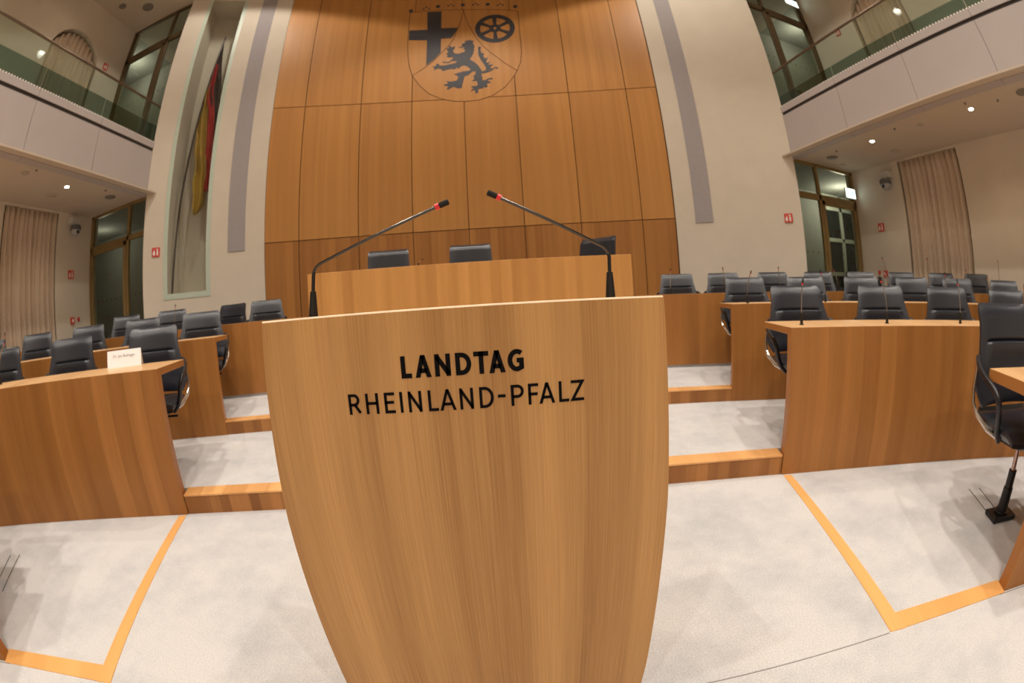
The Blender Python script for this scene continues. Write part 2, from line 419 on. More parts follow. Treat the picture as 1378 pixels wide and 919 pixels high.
# curtains
def curtain(sx, y0, y1, z0, z1, label, arch=None, folds=11, xo=.05, ph=0):
    m = MB(); n = folds*8; vs = []; nz = 14
    for i in range(n+1):
        u = i/n; y = y0+(y1-y0)*u
        zt = z1
        if arch:
            zs, c, w = arch, (y0+y1)/2, (y1-y0)/2
            q = min(1, abs((y-c)/w)); zt = zs+(z1-zs)*sqrt(max(0, 1-q*q))
        for k in range(nz+1):
            v = k/nz; z = z0+(zt-z0)*v
            a = .042*(1-.3*v)
            vs.append((sx*(8.14+xo+a*sin(u*folds*2*pi+ph+.5*sin(u*31)+.25*sin(v*5+u*17))+.012*sin(u*23*2*pi*.37+v*3)), y, z))
    fs = [(i*(nz+1)+k, (i+1)*(nz+1)+k, (i+1)*(nz+1)+k+1, i*(nz+1)+k+1) for i in range(n) for k in range(nz)]
    m.add(vs, fs); o = m.build('curtain', M['curtain'], None, smooth=True)
    md = o.modifiers.new('cloth', 'SOLIDIFY'); md.thickness = .004
    props(o, label, 'curtain', 'pleated beige curtains'); return o
curtain(-1, 3.58, 5.14, .40, 3.70, 'floor-length pleated beige curtain on the left wall under the gallery')
curtain(1, 3.22, 4.81, .40, 3.70, 'floor-length pleated beige curtain on the right wall under the gallery', ph=1)
curtain(-1, 3.54, 5.27, 4.7, 7.68, 'beige curtain in the arched recess behind the upper left glass balustrade', xo=.12, folds=10, arch=7.0)
curtain(1, 3.13, 4.72, 4.7, 7.68, 'beige curtain in the arched recess behind the upper right glass balustrade', xo=.12, folds=10, ph=2, arch=7.0)

# galleries
XG = 6.06
for sx, side in ((-1, 'left'), (1, 'right')):
    g = empty('gallery_deck', (sx*7, 0, 3.72)); g['kind'] = 'structure'
    X = lambda a, b: sorted((sx*a, sx*b))
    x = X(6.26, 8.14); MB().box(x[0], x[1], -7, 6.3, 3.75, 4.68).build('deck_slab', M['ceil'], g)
    m = MB()
    joints = [-7, -5.7, -4.0, -2.3, -.6, 1.1, 2.8, 4.5, 6.28]
    for a, b in zip(joints, joints[1:]):
        x = X(XG, XG+.2)
        m.box(x[0], x[1], a+.004, b-.004, 3.72, 4.61)
    m.build('parapet_panels', M['parapet'], g)
    x = X(XG+.012, XG+.2); MB().box(x[0], x[1], -7, 6.27, 3.725, 4.70).build('shadow_gap', M['dark'], g)
    m = MB()
    for a, b in zip(joints, joints[1:]):
        x = X(XG-.005, XG+.19); m.box(x[0], x[1], a+.004, b-.004, 4.675, 4.80)
    m.build('kerb', M['parapet'], g)
    bal = empty('balustrade', (sx*XG, 0, 4.8), label='frameless glass balustrade with slim dark handrail along the %s gallery' % side, cat='balustrade')
    for a, b in zip(joints[1:], joints[2:]):
        x = X(XG+.03, XG+.045); MB().box(x[0], x[1], a+.006, b-.006, 4.78, 5.60).build('glass_panel', M['glassgreen'], bal)
    x = XG+.037; MB().tube([(sx*x, -5.7, 5.62), (sx*x, 6.2, 5.62)], .024, 10).build('handrail', M['rail'], bal, smooth=True)
    for a, b in zip(joints[1:], joints[2:]):
        x = X(XG+.047, XG+.050); MB().box(x[0], x[1], a+.006, b-.006, 4.84, 5.19 if sx < 0 else 5.05).build('tinted_band', M['film'], bal)
    y = 6.16; x = X(XG+.012, XG+.056); c0 = None
    while y > -.6:
        if c0 is None: c0 = MB().box(x[0], x[1], -.017, .017, 4.80, 4.832).build('glass_clamp', M['white'], bal); by = c0.location.y; c = c0
        else: c = c0.copy(); COL.objects.link(c); c.parent = bal
        c.location.y = by+y; y -= .072
    # upper ceiling of the gallery
    x = X(5.75, 8.2)
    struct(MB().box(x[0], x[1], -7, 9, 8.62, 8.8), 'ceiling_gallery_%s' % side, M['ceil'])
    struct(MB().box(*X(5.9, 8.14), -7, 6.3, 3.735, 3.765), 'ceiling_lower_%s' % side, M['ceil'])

# glazed door walls at the head of the side aisles, lower and upper
def doorwall(n, sx, z0, z1, zt0, zt1, xm, fm, extra=None):
    d = empty('door_%d' % n, (sx*7.1, 6.3, z0)); d['kind'] = 'structure'
    X = lambda a, b: sorted((sx*a, sx*b))
    m = MB()
    def bar(a, b, c, e, y0=6.27, y1=6.35): x = X(a, b); m.box(x[0], x[1], y0, y1, c, e)
    bar(8.05, 8.14, z0, z1); bar(xm, xm+.07, z0, z1)
    bar(6.12, 8.14, z1-.07, z1); bar(6.12, 8.14, zt0, zt1)
    m.build('door_frame', fm, d, bevel=.006)
    m = MB(); bar(xm+.07, xm+.15, z0, zt0, 6.25, 6.31); bar(7.98, 8.05, z0, zt0, 6.25, 6.31); bar(xm+.07, 8.05, zt0-.09, zt0, 6.25, 6.31); bar(xm+.07, 8.05, z0, z0+.12, 6.25, 6.31)
    lf = m.build('door_leaf', fm, d, bevel=.005)
    x = X(xm+.20, xm+.24)
    h = MB(); h.tube([(sx*(xm+.11), 6.22, z0+.95), (sx*(xm+.11), 6.19, z0+.95), (sx*(xm+.23), 6.19, z0+.95)], .011, 8)
    h.build('door_handle', M['chrome'], lf); bpy.data.objects[-1] if False else None
    x = X(6.13, 8.1); MB().box(x[0], x[1], 6.30, 6.31, z0, z1).build('door_glass', M['glass'], d)
    # small square manifestation marks on the panes
    m = MB(); q = 6.25
    while q < 8.0:
        if abs(q-xm) > .12: x = X(q, q+.035); m.box(x[0], x[1], 6.294, 6.298, z0+1.5, z0+1.53)
        q += .17
    m.build('glass_marking', M['golddark'], d)
    return d
doorwall(1, -1, .38, 3.74, 2.97, 3.07, 6.66, M['gold'])
doorwall(2, 1, .38, 3.74, 2.96, 3.08, 6.80, M['gold'])
doorwall(3, -1, 4.68, 8.62, 7.62, 7.76, 6.60, M['golddark'])
doorwall(4, 1, 4.68, 8.62, 7.62, 7.76, 6.62, M['golddark'])
# corridor beyond
for sx, side in ((-1, 'left'), (1, 'right')):
    X = lambda a, b: sorted((sx*a, sx*b))
    m = MB(); m.box(*X(5.6, 11.5), 8.3, 8.4, 0, 9.3); m.box(*X(11.4, 11.5), 6.4, 8.4, 0, 9.3); m.box(*X(8.16, 11.5), 6.42, 6.5, 0, 9.3)
    struct(m, 'wall_corridor_%s' % side, M['hallgrey'])
    m = MB(); m.box(*X(6.0, 11.4), 6.4, 8.3, .28, .38); m.box(*X(6.0, 11.4), 6.4, 8.3, 3.76, 4.68); m.box(*X(6.0, 11.4), 6.4, 8.3, 8.63, 8.75)
    struct(m, 'floor_corridor_%s' % side, M['hallgrey'])
# old casement windows seen through the right-hand doors
def casement(n, x0, x1, z0, z1, zc):
    w = empty('window_%d' % n, ((x0+x1)/2, 8.28, z0)); w['kind'] = 'structure'
    MB().box(x0, x1, 8.27, 8.29, z0, z1).build('pane', M['paneblack'], w)
    m = MB(); xm = (x0+x1)/2
    for a in (x0-.04, xm-.05, x1-.06): m.box(a, a+.10, 8.22, 8.28, z0, z1)
    for z in [z0-.02, z1-.08]+zc: m.box(x0-.04, x1+.04, 8.22, 8.28, z, z+.10)
    m.build('window_frame', M['muntin'], w)
casement(5, 9.05, 10.75, .9, 4.3, [2.45, 3.25]) if False else casement(5, 8.95, 10.6, .9, 3.72, [1.55, 2.45, 3.30])
casement(6, 8.75, 10.3, 5.4, 6.9, [6.1])

# main hall ceiling and rear wall (behind the camera)
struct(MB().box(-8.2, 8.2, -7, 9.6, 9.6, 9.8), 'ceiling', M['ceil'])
m = MB(); m.box(-6.1, -5.75, -7, 9, 8.80, 9.8); m.box(5.75, 6.1, -7, 9, 8.80, 9.8); struct(m, 'wall_upper', M['wall'])
struct(MB().box(-8.2, 8.2, -7.2, -7, 0, 9.8), 'wall_rear', M['wall'])

# ---------------------------------------------------------------- state emblem on the end wall
EMB = {
'cross':[(-0.798,8.105),(-0.464,8.111),(-0.466,7.54),(-0.088,7.532),(-0.163,7.343),(-0.24,7.215),(-0.468,7.212),(-0.474,6.789),(-0.606,6.614),(-0.79,6.432),(-0.784,7.185),(-1.194,7.211),(-1.198,7.518),(-0.783,7.514)],
'outline':[(-1.204,8.11),(-1.211,7.629),(-1.215,7.243),(-1.21,6.91),(-1.185,6.624),(-1.145,6.38),(-1.088,6.175),(-0.926,5.903),(-0.717,5.667),(-0.461,5.525),(-0.208,5.447),(0.046,5.423),(0.326,5.441),(0.635,5.544),(0.9,5.745),(1.124,6.053),(1.262,6.38),(1.301,6.692),(1.301,6.982),(1.296,7.323),(1.302,7.974)],
'top':[(-1.204,8.11),(-0.842,8.146),(-0.417,8.15),(0.036,8.138),(0.571,8.094),(0.991,8.044),(1.302,7.974)],
'pl':[(0.042,8.137),(0.006,7.867),(-0.052,7.629),(-0.191,7.174),(-0.273,7.03),(-0.407,6.839),(-0.54,6.669),(-0.698,6.488),(-0.88,6.329),(-1.088,6.175)],
'pr':[(0.042,8.137),(0.089,7.861),(0.155,7.613),(0.324,7.173),(0.478,6.901),(0.631,6.709),(0.933,6.371),(1.182,6.149)],
'dots':[(-1.184,8.172),(-0.552,8.289),(0.032,8.302),(0.614,8.275),(1.251,8.14)],
'small':[(-0.892,8.218),(-0.826,8.282),(-0.764,8.231),(-0.31,8.289),(-0.253,8.341),(-0.19,8.289),(0.265,8.283),(0.328,8.33),(0.389,8.273),(0.844,8.22),(0.912,8.266),(0.966,8.213)],
'lion':[(0.053,7.127),(0.098,7.081),(0.122,7.138),(0.152,7.093),(0.173,7.15),(0.203,7.1),(0.264,7.095),(0.232,7.039),(0.265,6.966),(0.278,6.895),(0.254,6.845),(0.276,6.797),(0.241,6.769),(0.253,6.696),(0.211,6.679),(0.223,6.623),(0.181,6.611),(0.171,6.532),(0.253,6.472),(0.334,6.373),(0.396,6.254),(0.413,6.205),(0.405,6.076),(0.425,6.008),(0.41,5.958),(0.477,5.944),(0.553,5.999),(0.641,5.993),(0.636,5.961),(0.561,5.959),(0.526,5.927),(0.586,5.895),(0.585,5.867),(0.511,5.859),(0.522,5.771),(0.479,5.742),(0.453,5.776),(0.415,5.729),(0.36,5.733),(0.314,5.709),(0.32,5.634),(0.269,5.609),(0.258,5.661),(0.232,5.719),(0.167,5.661),(0.187,5.722),(0.233,5.742),(0.165,5.796),(0.235,5.81),(0.3,5.805),(0.318,5.849),(0.294,5.948),(0.238,5.936),(0.194,5.946),(0.247,5.993),(0.229,6.076),(0.271,6.109),(0.283,6.203),(0.208,6.203),(0.132,6.114),(0.039,6.078),(0.019,5.986),(-0.011,5.873),(-0.022,5.782),(-0.096,5.764),(-0.205,5.822),(-0.315,5.752),(-0.346,5.781),(-0.3,5.835),(-0.388,5.857),(-0.402,5.895),(-0.314,5.905),(-0.346,5.983),(-0.258,5.954),(-0.129,5.978),(-0.091,6.064),(-0.127,6.118),(-0.197,6.153),(-0.089,6.186),(0.023,6.221),(0.135,6.225),(0.182,6.263),(0.118,6.335),(0.045,6.384),(-0.03,6.37),(-0.087,6.296),(-0.124,6.34),(-0.171,6.283),(-0.227,6.311),(-0.33,6.289),(-0.433,6.258),(-0.451,6.307),(-0.526,6.343),(-0.619,6.294),(-0.601,6.348),(-0.652,6.393),(-0.57,6.407),(-0.574,6.461),(-0.521,6.472),(-0.495,6.416),(-0.404,6.41),(-0.254,6.439),(-0.138,6.47),(-0.118,6.518),(-0.235,6.526),(-0.196,6.641),(-0.282,6.634),(-0.338,6.651),(-0.319,6.7),(-0.351,6.753),(-0.3,6.792),(-0.338,6.867),(-0.352,6.907),(-0.29,6.902),(-0.304,6.968),(-0.262,6.976),(-0.233,6.924),(-0.152,6.957),(-0.172,6.868),(-0.214,6.827),(-0.158,6.739),(-0.082,6.726),(0.051,6.775),(0.071,6.837),(0.018,6.841),(0.057,6.903),(0.006,6.925),(-0.012,6.984),(0.013,7.024),(0.075,7.046)],
'tail':[(0.355,6.904),(0.416,6.9),(0.403,6.787),(0.429,6.709),(0.485,6.689),(0.454,6.618),(0.503,6.54),(0.561,6.593),(0.525,6.471),(0.532,6.414),(0.599,6.458),(0.558,6.363),(0.664,6.363),(0.593,6.3),(0.628,6.249),(0.552,6.207),(0.532,6.161),(0.42,6.133),(0.393,6.183),(0.497,6.216),(0.505,6.287),(0.471,6.382),(0.404,6.51),(0.352,6.664)],
'tailtip':[(0.422,6.193),(0.542,6.189),(0.637,6.244),(0.714,6.296),(0.777,6.262),(0.752,6.235),(0.703,6.263),(0.635,6.201),(0.55,6.155),(0.42,6.133)],
'whip':[(-0.431,6.525),(-0.31,6.502),(-0.216,6.575),(-0.205,6.554),(-0.301,6.472),(-0.431,6.5)],
'tongue':[(-0.083,6.963),(-0.042,6.923),(0.019,6.914),(0.019,6.893),(-0.05,6.898)],
}
def onwall(s, z, off):
    a = s/9.3; r = 9.27-off
    return (r*sin(a), WY+r*cos(a), z)
def inlay(polys, name, mat, parent, depth=.006):
    """flat polygons (s,z), cut into narrow upright slices and laid on the curved wall"""
    bm = bmesh.new()
    for p in polys:
        vs = [bm.verts.new((x, 0, z)) for x, z in p]; f = bm.faces.new(vs); f.normal_update()
        bmesh.ops.triangulate(bm, faces=[f], ngon_method='EAR_CLIP')
    x = -1.4
    while x < 1.4:
        g = list(bm.verts)+list(bm.edges)+list(bm.faces)
        bmesh.ops.bisect_plane(bm, geom=g, plane_co=(x, 0, 0), plane_no=(1, 0, 0)); x += .12
    r = bmesh.ops.extrude_face_region(bm, geom=list(bm.faces))
    top = {v for v in r['geom'] if isinstance(v, bmesh.types.BMVert)}
    for v in bm.verts:
        v.co = onwall(v.co.x, v.co.z, depth if v in top else -.002)
    bmesh.ops.recalc_face_normals(bm, faces=bm.faces)
    me = bpy.data.meshes.new(name); bm.to_mesh(me); bm.free(); me.materials.append(mat)
    o = bpy.data.objects.new(name, me); COL.objects.link(o); o.parent = parent; o.location = -Vector(parent.location); return o
def ribbon(pts, w):
    out = []
    P = [Vector(p) for p in pts]
    for i in range(len(P)-1):
        d = (P[i+1]-P[i]).normalized(); n = Vector((-d.y, d.x))*w/2; e = d*w*.3
        out.append([tuple(P[i]-e+n), tuple(P[i+1]+e+n), tuple(P[i+1]+e-n), tuple(P[i]-e-n)])
    return out
em = empty('coat_of_arms', onwall(.05, 6.8, 0), label='coat of arms with cross, wheel and lion inlaid dark into the wood-panelled wall', cat='coat of arms')
inlay(ribbon(EMB['outline'], .014)+ribbon(EMB['top'], .012)+ribbon(EMB['pl'], .014)+ribbon(EMB['pr'], .014), 'shield_outline', M['joint'], em, .0035)
inlay([EMB['outline']+EMB['top'][::-1][1:-1]], 'shield_ground', M['panelA'], em, .0015)
inlay([EMB['cross']], 'cross', M['inlay'], em)
inlay([EMB['lion'], EMB['tail'], EMB['tailtip'], EMB['whip'], EMB['tongue']], 'lion', M['inlay'], em, .007)
def circ(cx, cz, r, n=40, a0=0, a1=360): return [(cx+r*cos(R_(a0+(a1-a0)*i/n)), cz+r*sin(R_(a0+(a1-a0)*i/n))) for i in range(n)]
wx, wz = .75, 7.45
ps = []
for i in range(48):
    a, b = 2*pi*i/48, 2*pi*(i+1)/48
    ps.append([(wx+r*cos(t), wz+r*sin(t)) for r, t in ((.335, a), (.45, a), (.45, b), (.335, b))])
    if i % 2 == 0:
        b2 = 2*pi*(i+2)/48
        ps.append([(wx+r*cos(t), wz+r*sin(t)) for r, t in ((.035, a), (.13, a), (.13, b2), (.035, b2))])
for k in range(6):
    t = R_(30+60*k); c, s_ = cos(t), sin(t); w = .042
    ps.append([(wx+c*r-s_*q, wz+s_*r+c*q) for r, q in ((.12, -w*.8), (.345, -w*1.25), (.345, w*1.25), (.12, w*.8))])
inlay(ps, 'wheel', M['inlay'], em)
for x, z in EMB['dots']: inlay([circ(x, z, .052, 14)], 'crown_jewel', M['inlay'], em)
for x, z in EMB['small']: inlay([circ(x, z, .024, 10)], 'crown_pearl', M['inlay'], em)

# ---------------------------------------------------------------- desks
def desk(a0, a1, rf, z0, ztop, mat, label, depth=.61, plinth=False, th=.045, supports=True, name='curved_desk', group=None, overh=0):
    am = (a0+a1)/2
    t = empty(name, pol(rf, am, z0), label=label, cat='desk', group=group)
    s = 1 if a1 > a0 else -1
    zb = z0+(.03 if plinth else 0)
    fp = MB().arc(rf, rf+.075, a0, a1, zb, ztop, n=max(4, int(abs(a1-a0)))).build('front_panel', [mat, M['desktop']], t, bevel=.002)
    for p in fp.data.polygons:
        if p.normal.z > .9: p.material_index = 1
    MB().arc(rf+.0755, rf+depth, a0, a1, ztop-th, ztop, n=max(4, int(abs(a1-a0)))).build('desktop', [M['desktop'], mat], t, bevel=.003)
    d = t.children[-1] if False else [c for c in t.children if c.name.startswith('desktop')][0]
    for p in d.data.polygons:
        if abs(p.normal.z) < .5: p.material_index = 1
    if plinth:
        MB().arc(rf+.025, rf+.07, a0, a1, z0, zb, n=max(4, int(abs(a1-a0)))).build('plinth', M['dark'], t)
    if supports:
        k = 0; step = 14
        a = a0+s*9
        while abs(a-a0) < abs(a1-a0):
            da = .3
            MB().arc(rf+.075, rf+depth-.12, a, a+da, z0+(.13 if z0 < .3 else .125), ztop-th, n=1).build('support_panel', mat, t)
            a += s*step
    return t
Q = [(21.45, 60, 5.05, 0, .915, 'desk', 'front'), (20.9, 58, 6.52, Z1, 1.025, 'desk2', 'middle')]
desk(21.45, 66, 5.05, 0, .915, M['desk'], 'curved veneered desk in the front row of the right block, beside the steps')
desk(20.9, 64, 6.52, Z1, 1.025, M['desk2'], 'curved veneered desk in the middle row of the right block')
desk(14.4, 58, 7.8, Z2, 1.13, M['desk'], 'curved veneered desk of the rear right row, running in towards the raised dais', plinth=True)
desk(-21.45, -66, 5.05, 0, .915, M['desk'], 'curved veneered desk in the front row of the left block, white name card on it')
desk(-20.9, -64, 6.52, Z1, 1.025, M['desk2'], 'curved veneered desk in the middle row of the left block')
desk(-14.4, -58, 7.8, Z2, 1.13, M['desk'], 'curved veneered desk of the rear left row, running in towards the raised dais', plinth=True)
desk(33.6, 70, 3.5, 0, .785, M['desk2'], 'curved desk cut by the right edge of the picture, leather chair behind it', depth=.67, th=.055, supports=False)
desk(-33.6, -70, 3.5, 0, .785, M['desk2'], 'curved veneered desk whose foot just shows at the left edge of the picture', depth=.67, th=.055, supports=False)
# raised dais of the presidium
t = empty('presidium_dais', pol(7.8, 0, Z2), label='raised curved wooden dais desk behind the lectern in front of the panelled wall', cat='dais')
MB().arc(7.8, 7.87, -14.1, 14.1, Z2, 1.62, n=30).build('front_panel', M['dais'], t, bevel=.004)
MB().arc(7.87, 8.45, -14.1, 14.1, 1.56, 1.60, n=30).build('desktop', M['desktop'], t, bevel=.003)
MB().arc(7.87, 10.2, -14.1, 14.1, Z3, .88, n=30).build('platform', M['carpet'], t)
for s in (-1, 1):
    a = sorted((s*14.1, s*13.8)); MB().arc(7.87, 8.45, a[0], a[1], .88, 1.56, n=1).build('side_panel', M['dais'], t)

# ---------------------------------------------------------------- chairs
def smooth_slab(nu, nv, f, thick, mb, mi=0):
    """closed cushion: f(u,v)->point and outward normal dir; thick(u,v)->(front, back)"""
    vs = []; idx = {}
    for side in (0, 1):
        for j in range(nv+1):
            for i in range(nu+1):
                u = -1+2*i/nu; v = j/nv
                p, n = f(u, v); a, b = thick(u, v)
                idx[side, i, j] = len(vs); vs.append(Vector(p)+Vector(n)*(a if side == 0 else -b))
    fs = []
    for j in range(nv):
        for i in range(nu):
            fs.append((idx[0,i,j], idx[0,i+1,j], idx[0,i+1,j+1], idx[0,i,j+1]))
            fs.append((idx[1,i,j], idx[1,i,j+1], idx[1,i+1,j+1], idx[1,i+1,j]))
    ring = [(i, 0) for i in range(nu)]+[(nu, j) for j in range(nv)]+[(nu-i, nv) for i in range(nu)]+[(0, nv-j) for j in range(nv)]
    for k in range(len(ring)):
        a, b = ring[k], ring[(k+1) % len(ring)]
        fs.append((idx[(0,)+a], idx[(1,)+a], idx[(1,)+b], idx[(0,)+b]))
    mb.add(vs, fs, mi)
def round_uv(u, v, k=.06):
    return u, v
def make_chair(name='conference_chair', wide=1.0, top=1.04, square=False):
    t = empty(name, (0,0,0), local=True)
    # facing -Y ; backrest behind (+Y)
    zb = .53
    def back(u, v):
        vv = v
        hw = (.218+.078*max(0.,1-abs(vv-.20)/.62)**1.35-(.014*(1-vv/.2)**2 if vv < .2 else 0))*wide if not square else (.245-.012*vv)*wide
        # lower part swings forward at the edges (wings)
        y = .20+(.135 if not square else .06)*vv+((.045 if square else .014)*((vv-.84)/.16)**2 if vv > .84 else 0)-.075*abs(u)**2.2*(1-.62*vv)
        c = .0
        # rounded upper corners
        z = zb+(top-zb)*vv
        if vv > .86: hw -= .022*((vv-.86)/.14)**3
        return (u*hw, y, z), (0, -cos(R_(14)), sin(R_(14)))
    def th(u, v):
        e = (1-abs(u)**5)*(1-abs(2*v-1)**12)
        a = .012+.020*e
        s = max(0., 1-(abs(u)/.66)**10)
        if abs(u) < .80:
            e2 = min(1, (0.80-abs(u))/.14)
            a -= (.018 if not square else .0)*math.exp(-((v-.615)/.016)**2)*e2
            if v < .615 and not square: a += .024*math.exp(-((.60-v)/.14)**2)*e2
        b = .010+.010*e
        return a, b
    m = MB(); smooth_slab(28, 60, back, th, m)
    m.build('backrest', M['leather'], t, smooth=True)
    # seat
    def seat(u, v):
        hw = .255*wide-.02*v
        y = -.27+.47*v
        z = .47-.015*sin(v*pi)+.02*abs(u)**2.5-.035*max(0, .25-v)*4*max(0, .25-v)*4
        return (u*hw, y, z), (0, 0, 1)
    def ths(u, v):
        e = (1-abs(u)**6)*(1-abs(2*v-1)**8)
        return .008+.030*e, .012+.045*e
    m = MB(); smooth_slab(20, 20, seat, ths, m); m.build('seat', M['leather'], t, smooth=True)
    # shell under and behind
    def shell(u, v):
        hw = .20*wide
        y = -.16+.40*v; z = .405+.09*max(0, v-.55)**1.4*3
        return (u*hw*(1-.25*(1-v)), y, z), (0, 0, 1)
    m = MB(); smooth_slab(12, 14, shell, lambda u, v: (.012, .010+.02*(1-abs(u)**3)*sin(pi*min(1, v+.1))), m)
    m.tube([(0.02, -.02, .372), (.24, -.03, .372)], .009, 8)
    m.build('seat_shell', M['shell'], t, smooth=True)
    # armrests: flat black loop, metal bracket behind
    for s in (-1, 1):
        pts = [(.262, .205, .77), (.290, .15, .745), (.312, .05, .705), (.318, -.05, .68), (.314, -.12, .65), (.304, -.145, .60), (.286, -.13, .53), (.255, -.09, .46), (.20, -.05, .41)]
        P = []
        for i in range(len(pts)-1):
            for k in range(3):
                P.append([pts[i][c]+(pts[i+1][c]-pts[i][c])*k/3 for c in range(3)])
        P.append(pts[-1])
        P = [Vector((s*p[0]*wide, p[1], p[2])) for p in P]
        for _ in range(2): P = [P[0]]+[(P[i-1]+P[i]*2+P[i+1])/4 for i in range(1, len(P)-1)]+[P[-1]]
        m = MB(); m.tube(P, [.019]*len(P), 10); arm = m.build('armrest', M['arm'], t, smooth=True)
        Bk = [(.272, .195, .755), (.292, .185, .62), (.292, .17, .545), (.284, .125, .50), (.255, .02, .445), (.20, -.03, .415)]
        m = MB(); m.tube([(s*a*wide, b, c) for a, b, c in Bk], .013, 8)
        m.build('arm_bracket', M['chrome'], arm, smooth=True)
        bpy.context.view_layer.update()
    # column
    m = MB(); m.cyl((0, .02), .017, .24, .435, 16); m.build('gas_lift', M['lift'], t, smooth=True)
    m = MB(); m.cyl((0, .02), .040, .03, .17, 20, r2=.036); m.cyl((0, .02), .030, .17, .265, 20); m.build('column', M['shell'], t, smooth=True)
    m = MB(); m.box(-.10, .10, -.05, .09, 0, .03); m.cyl((0, .02), .055, .03, .045, 20); m.build('base_plate', M['shell'], t, bevel=.008)
    return t
chair0 = make_chair(wide=1.10)
prez0 = make_chair('conference_chair', wide=1.22, top=1.08, square=True)
first = {id(chair0): True, id(prez0): True}
def place(proto, x, y, z, label, group, twist=0, face=None):
    if first[id(proto)]: o = proto; first[id(proto)] = False
    else: o = copy_tree(proto)
    o.location = (x, y, z)
    a = atan2(x, y-CY)  # faces the ring centre
    o.rotation_euler = (0, 0, -a+R_(twist))
    if '_loc' in o: pass
    props(o, label, 'chair', group); return o
ORD = ['first', 'second', 'third', 'fourth', 'fifth', 'sixth', 'seventh', 'eighth']
SIDE = {1: 'right', -1: 'left'}
RB = {0: 5.76, 1: 7.21, 2: 8.70}
ZT = {0: Z1, 1: Z2, 2: Z3}
rows = {
 (0, 1): [25.6, 33.4, 40.8, 48.1, 55.6],
 (1, 1): [24.0, 29.7, 35.6, 41.2, 46.8, 52.9],
 (2, 1): [19.1, 23.7, 28.8, 33.5, 38.3, 43.1, 47.9, 52.6],
 (0, -1): [25.3, 33.8, 42.2, 49.6],
 (1, -1): [23.8, 30.0, 36.1, 42.3, 48.2],
 (2, -1): [19.2, 23.6, 29.1, 34.3],
}
RN = ['front', 'middle', 'rear']
tw = {(2,-1,1): -22, (0,1,0): 4, (1,1,0): 3, (2,-1,0): 3, (2,1,6): -4, (1,-1,0): 2, (0,-1,1): -3}
for (r, s), angs in rows.items():
    for i, a in enumerate(angs):
        p = pol(RB[r]+(.25 if (r, s, i) == (2, -1, 1) else 0), s*a, ZT[r])
        where = 'next to the central steps' if i == 0 else 'beside the ' + ORD[i-1] + ' one'
        lab = 'black leather chair, %s from the aisle in the %s row, %s block' % (ORD[i], RN[r], SIDE[s])
        place(chair0, p.x, p.y, p.z, lab, 'black leather chairs in the curved rows', twist=tw.get((r, s, i), random.uniform(-3, 3)))
p = pol(4.13, 38.3, 0)
fc = place(chair0, p.x, p.y, 0, 'large black leather chair nearest the camera, cut by the right picture edge', 'black leather chairs at the innermost desks', twist=4)
for ch in fc.children:   # seat set a little higher and further back than on the others
    if ch.name.split('.')[0] in ('backrest', 'seat', 'seat_shell', 'armrest'): ch.location += Vector((0, .05, .035))
p = pol(4.13, -40.6, 0)
place(chair0, p.x, p.y, 0, 'black leather chair at the innermost left desk, only its shadow at the left picture edge', 'black leather chairs at the innermost desks', twist=-4)
for (a, rr, tws, lab) in ((-7.3, 8.52, 0, 'black leather armchair on the dais, left of the three behind the lectern'),
                     (.2, 8.52, 0, 'black leather armchair at the middle of the dais, above the lectern'),
                     (10.9, 8.52, -38, 'black leather armchair turned sideways at the right of the dais')):
    p = pol(rr, a, .88); place(prez0, p.x, p.y, .90-.02+.0, lab, 'black leather armchairs on the dais', twist=tws)

# chair floor rails beside the innermost chairs (slots in the carpet)
for s in (1, -1):
    m = MB()
    for da in (0, 1.2): m.arc(4.1, 4.55, s*(37.2+da), s*(37.2+da+.07), 0, .002, n=1)
    struct(m, 'trim_%d' % (8 if s > 0 else 9), M['dark'])

# ---------------------------------------------------------------- microphones
def desk_mic(base, ang, lean, label, group, h=.30, size=1.0, red=True):
    """slim gooseneck standing on a desk"""
    t = empty('desk_microphone', base, label=label, cat='microphone', group=group)
    d = Vector((sin(R_(ang)), cos(R_(ang)), 0)); b = Vector(base)
    MB().tube([b, b+Vector((0,0,.006)), b+Vector((0,0,.007)), b+Vector((0,0,.075))], [.016,.016,.0115,.008], 12).build('base', M['mic'], t, smooth=True)
    P = [b+Vector((0,0,.07))+d*(lean*q*q)+Vector((0,0,(h-.09)*q)) for q in [k/8 for k in range(9)]]
    MB().tube(P, .0042*size, 8).build('stem', M['steel'], t, smooth=True)
    dr = (P[-1]-P[-2]).normalized()
    if red: MB().tube([P[-1], P[-1]+dr*.010], .0072*size, 10).build('ring', M['redring'], t, smooth=True)
    MB().tube([P[-1]+dr*.010, P[-1]+dr*.035, P[-1]+dr*.040], [.0065*size, .0065*size, .003], 10).build('head', M['foam'], t, smooth=True)
RF = {0: 5.05, 1: 6.52, 2: 7.8}; ZD = {0: .915, 1: 1.025, 2: 1.13}
mics = {(0,1): [23.1, 30.7, 38.4, 46.2, 53.9], (1,1): [22.6, 29.9, 36.4, 43.0, 48.6], (2,1): [17.6, 22.6, 28.0, 34.0, 39.6, 44.4, 49.2, 53.6],
        (0,-1): [39.9, 47.6], (1,-1): [44.2], (2,-1): [27.4]}
offs = {(0,1): .20, (1,1): .16, (2,1): .16, (0,-1): .42, (1,-1): .2, (2,-1): .2}
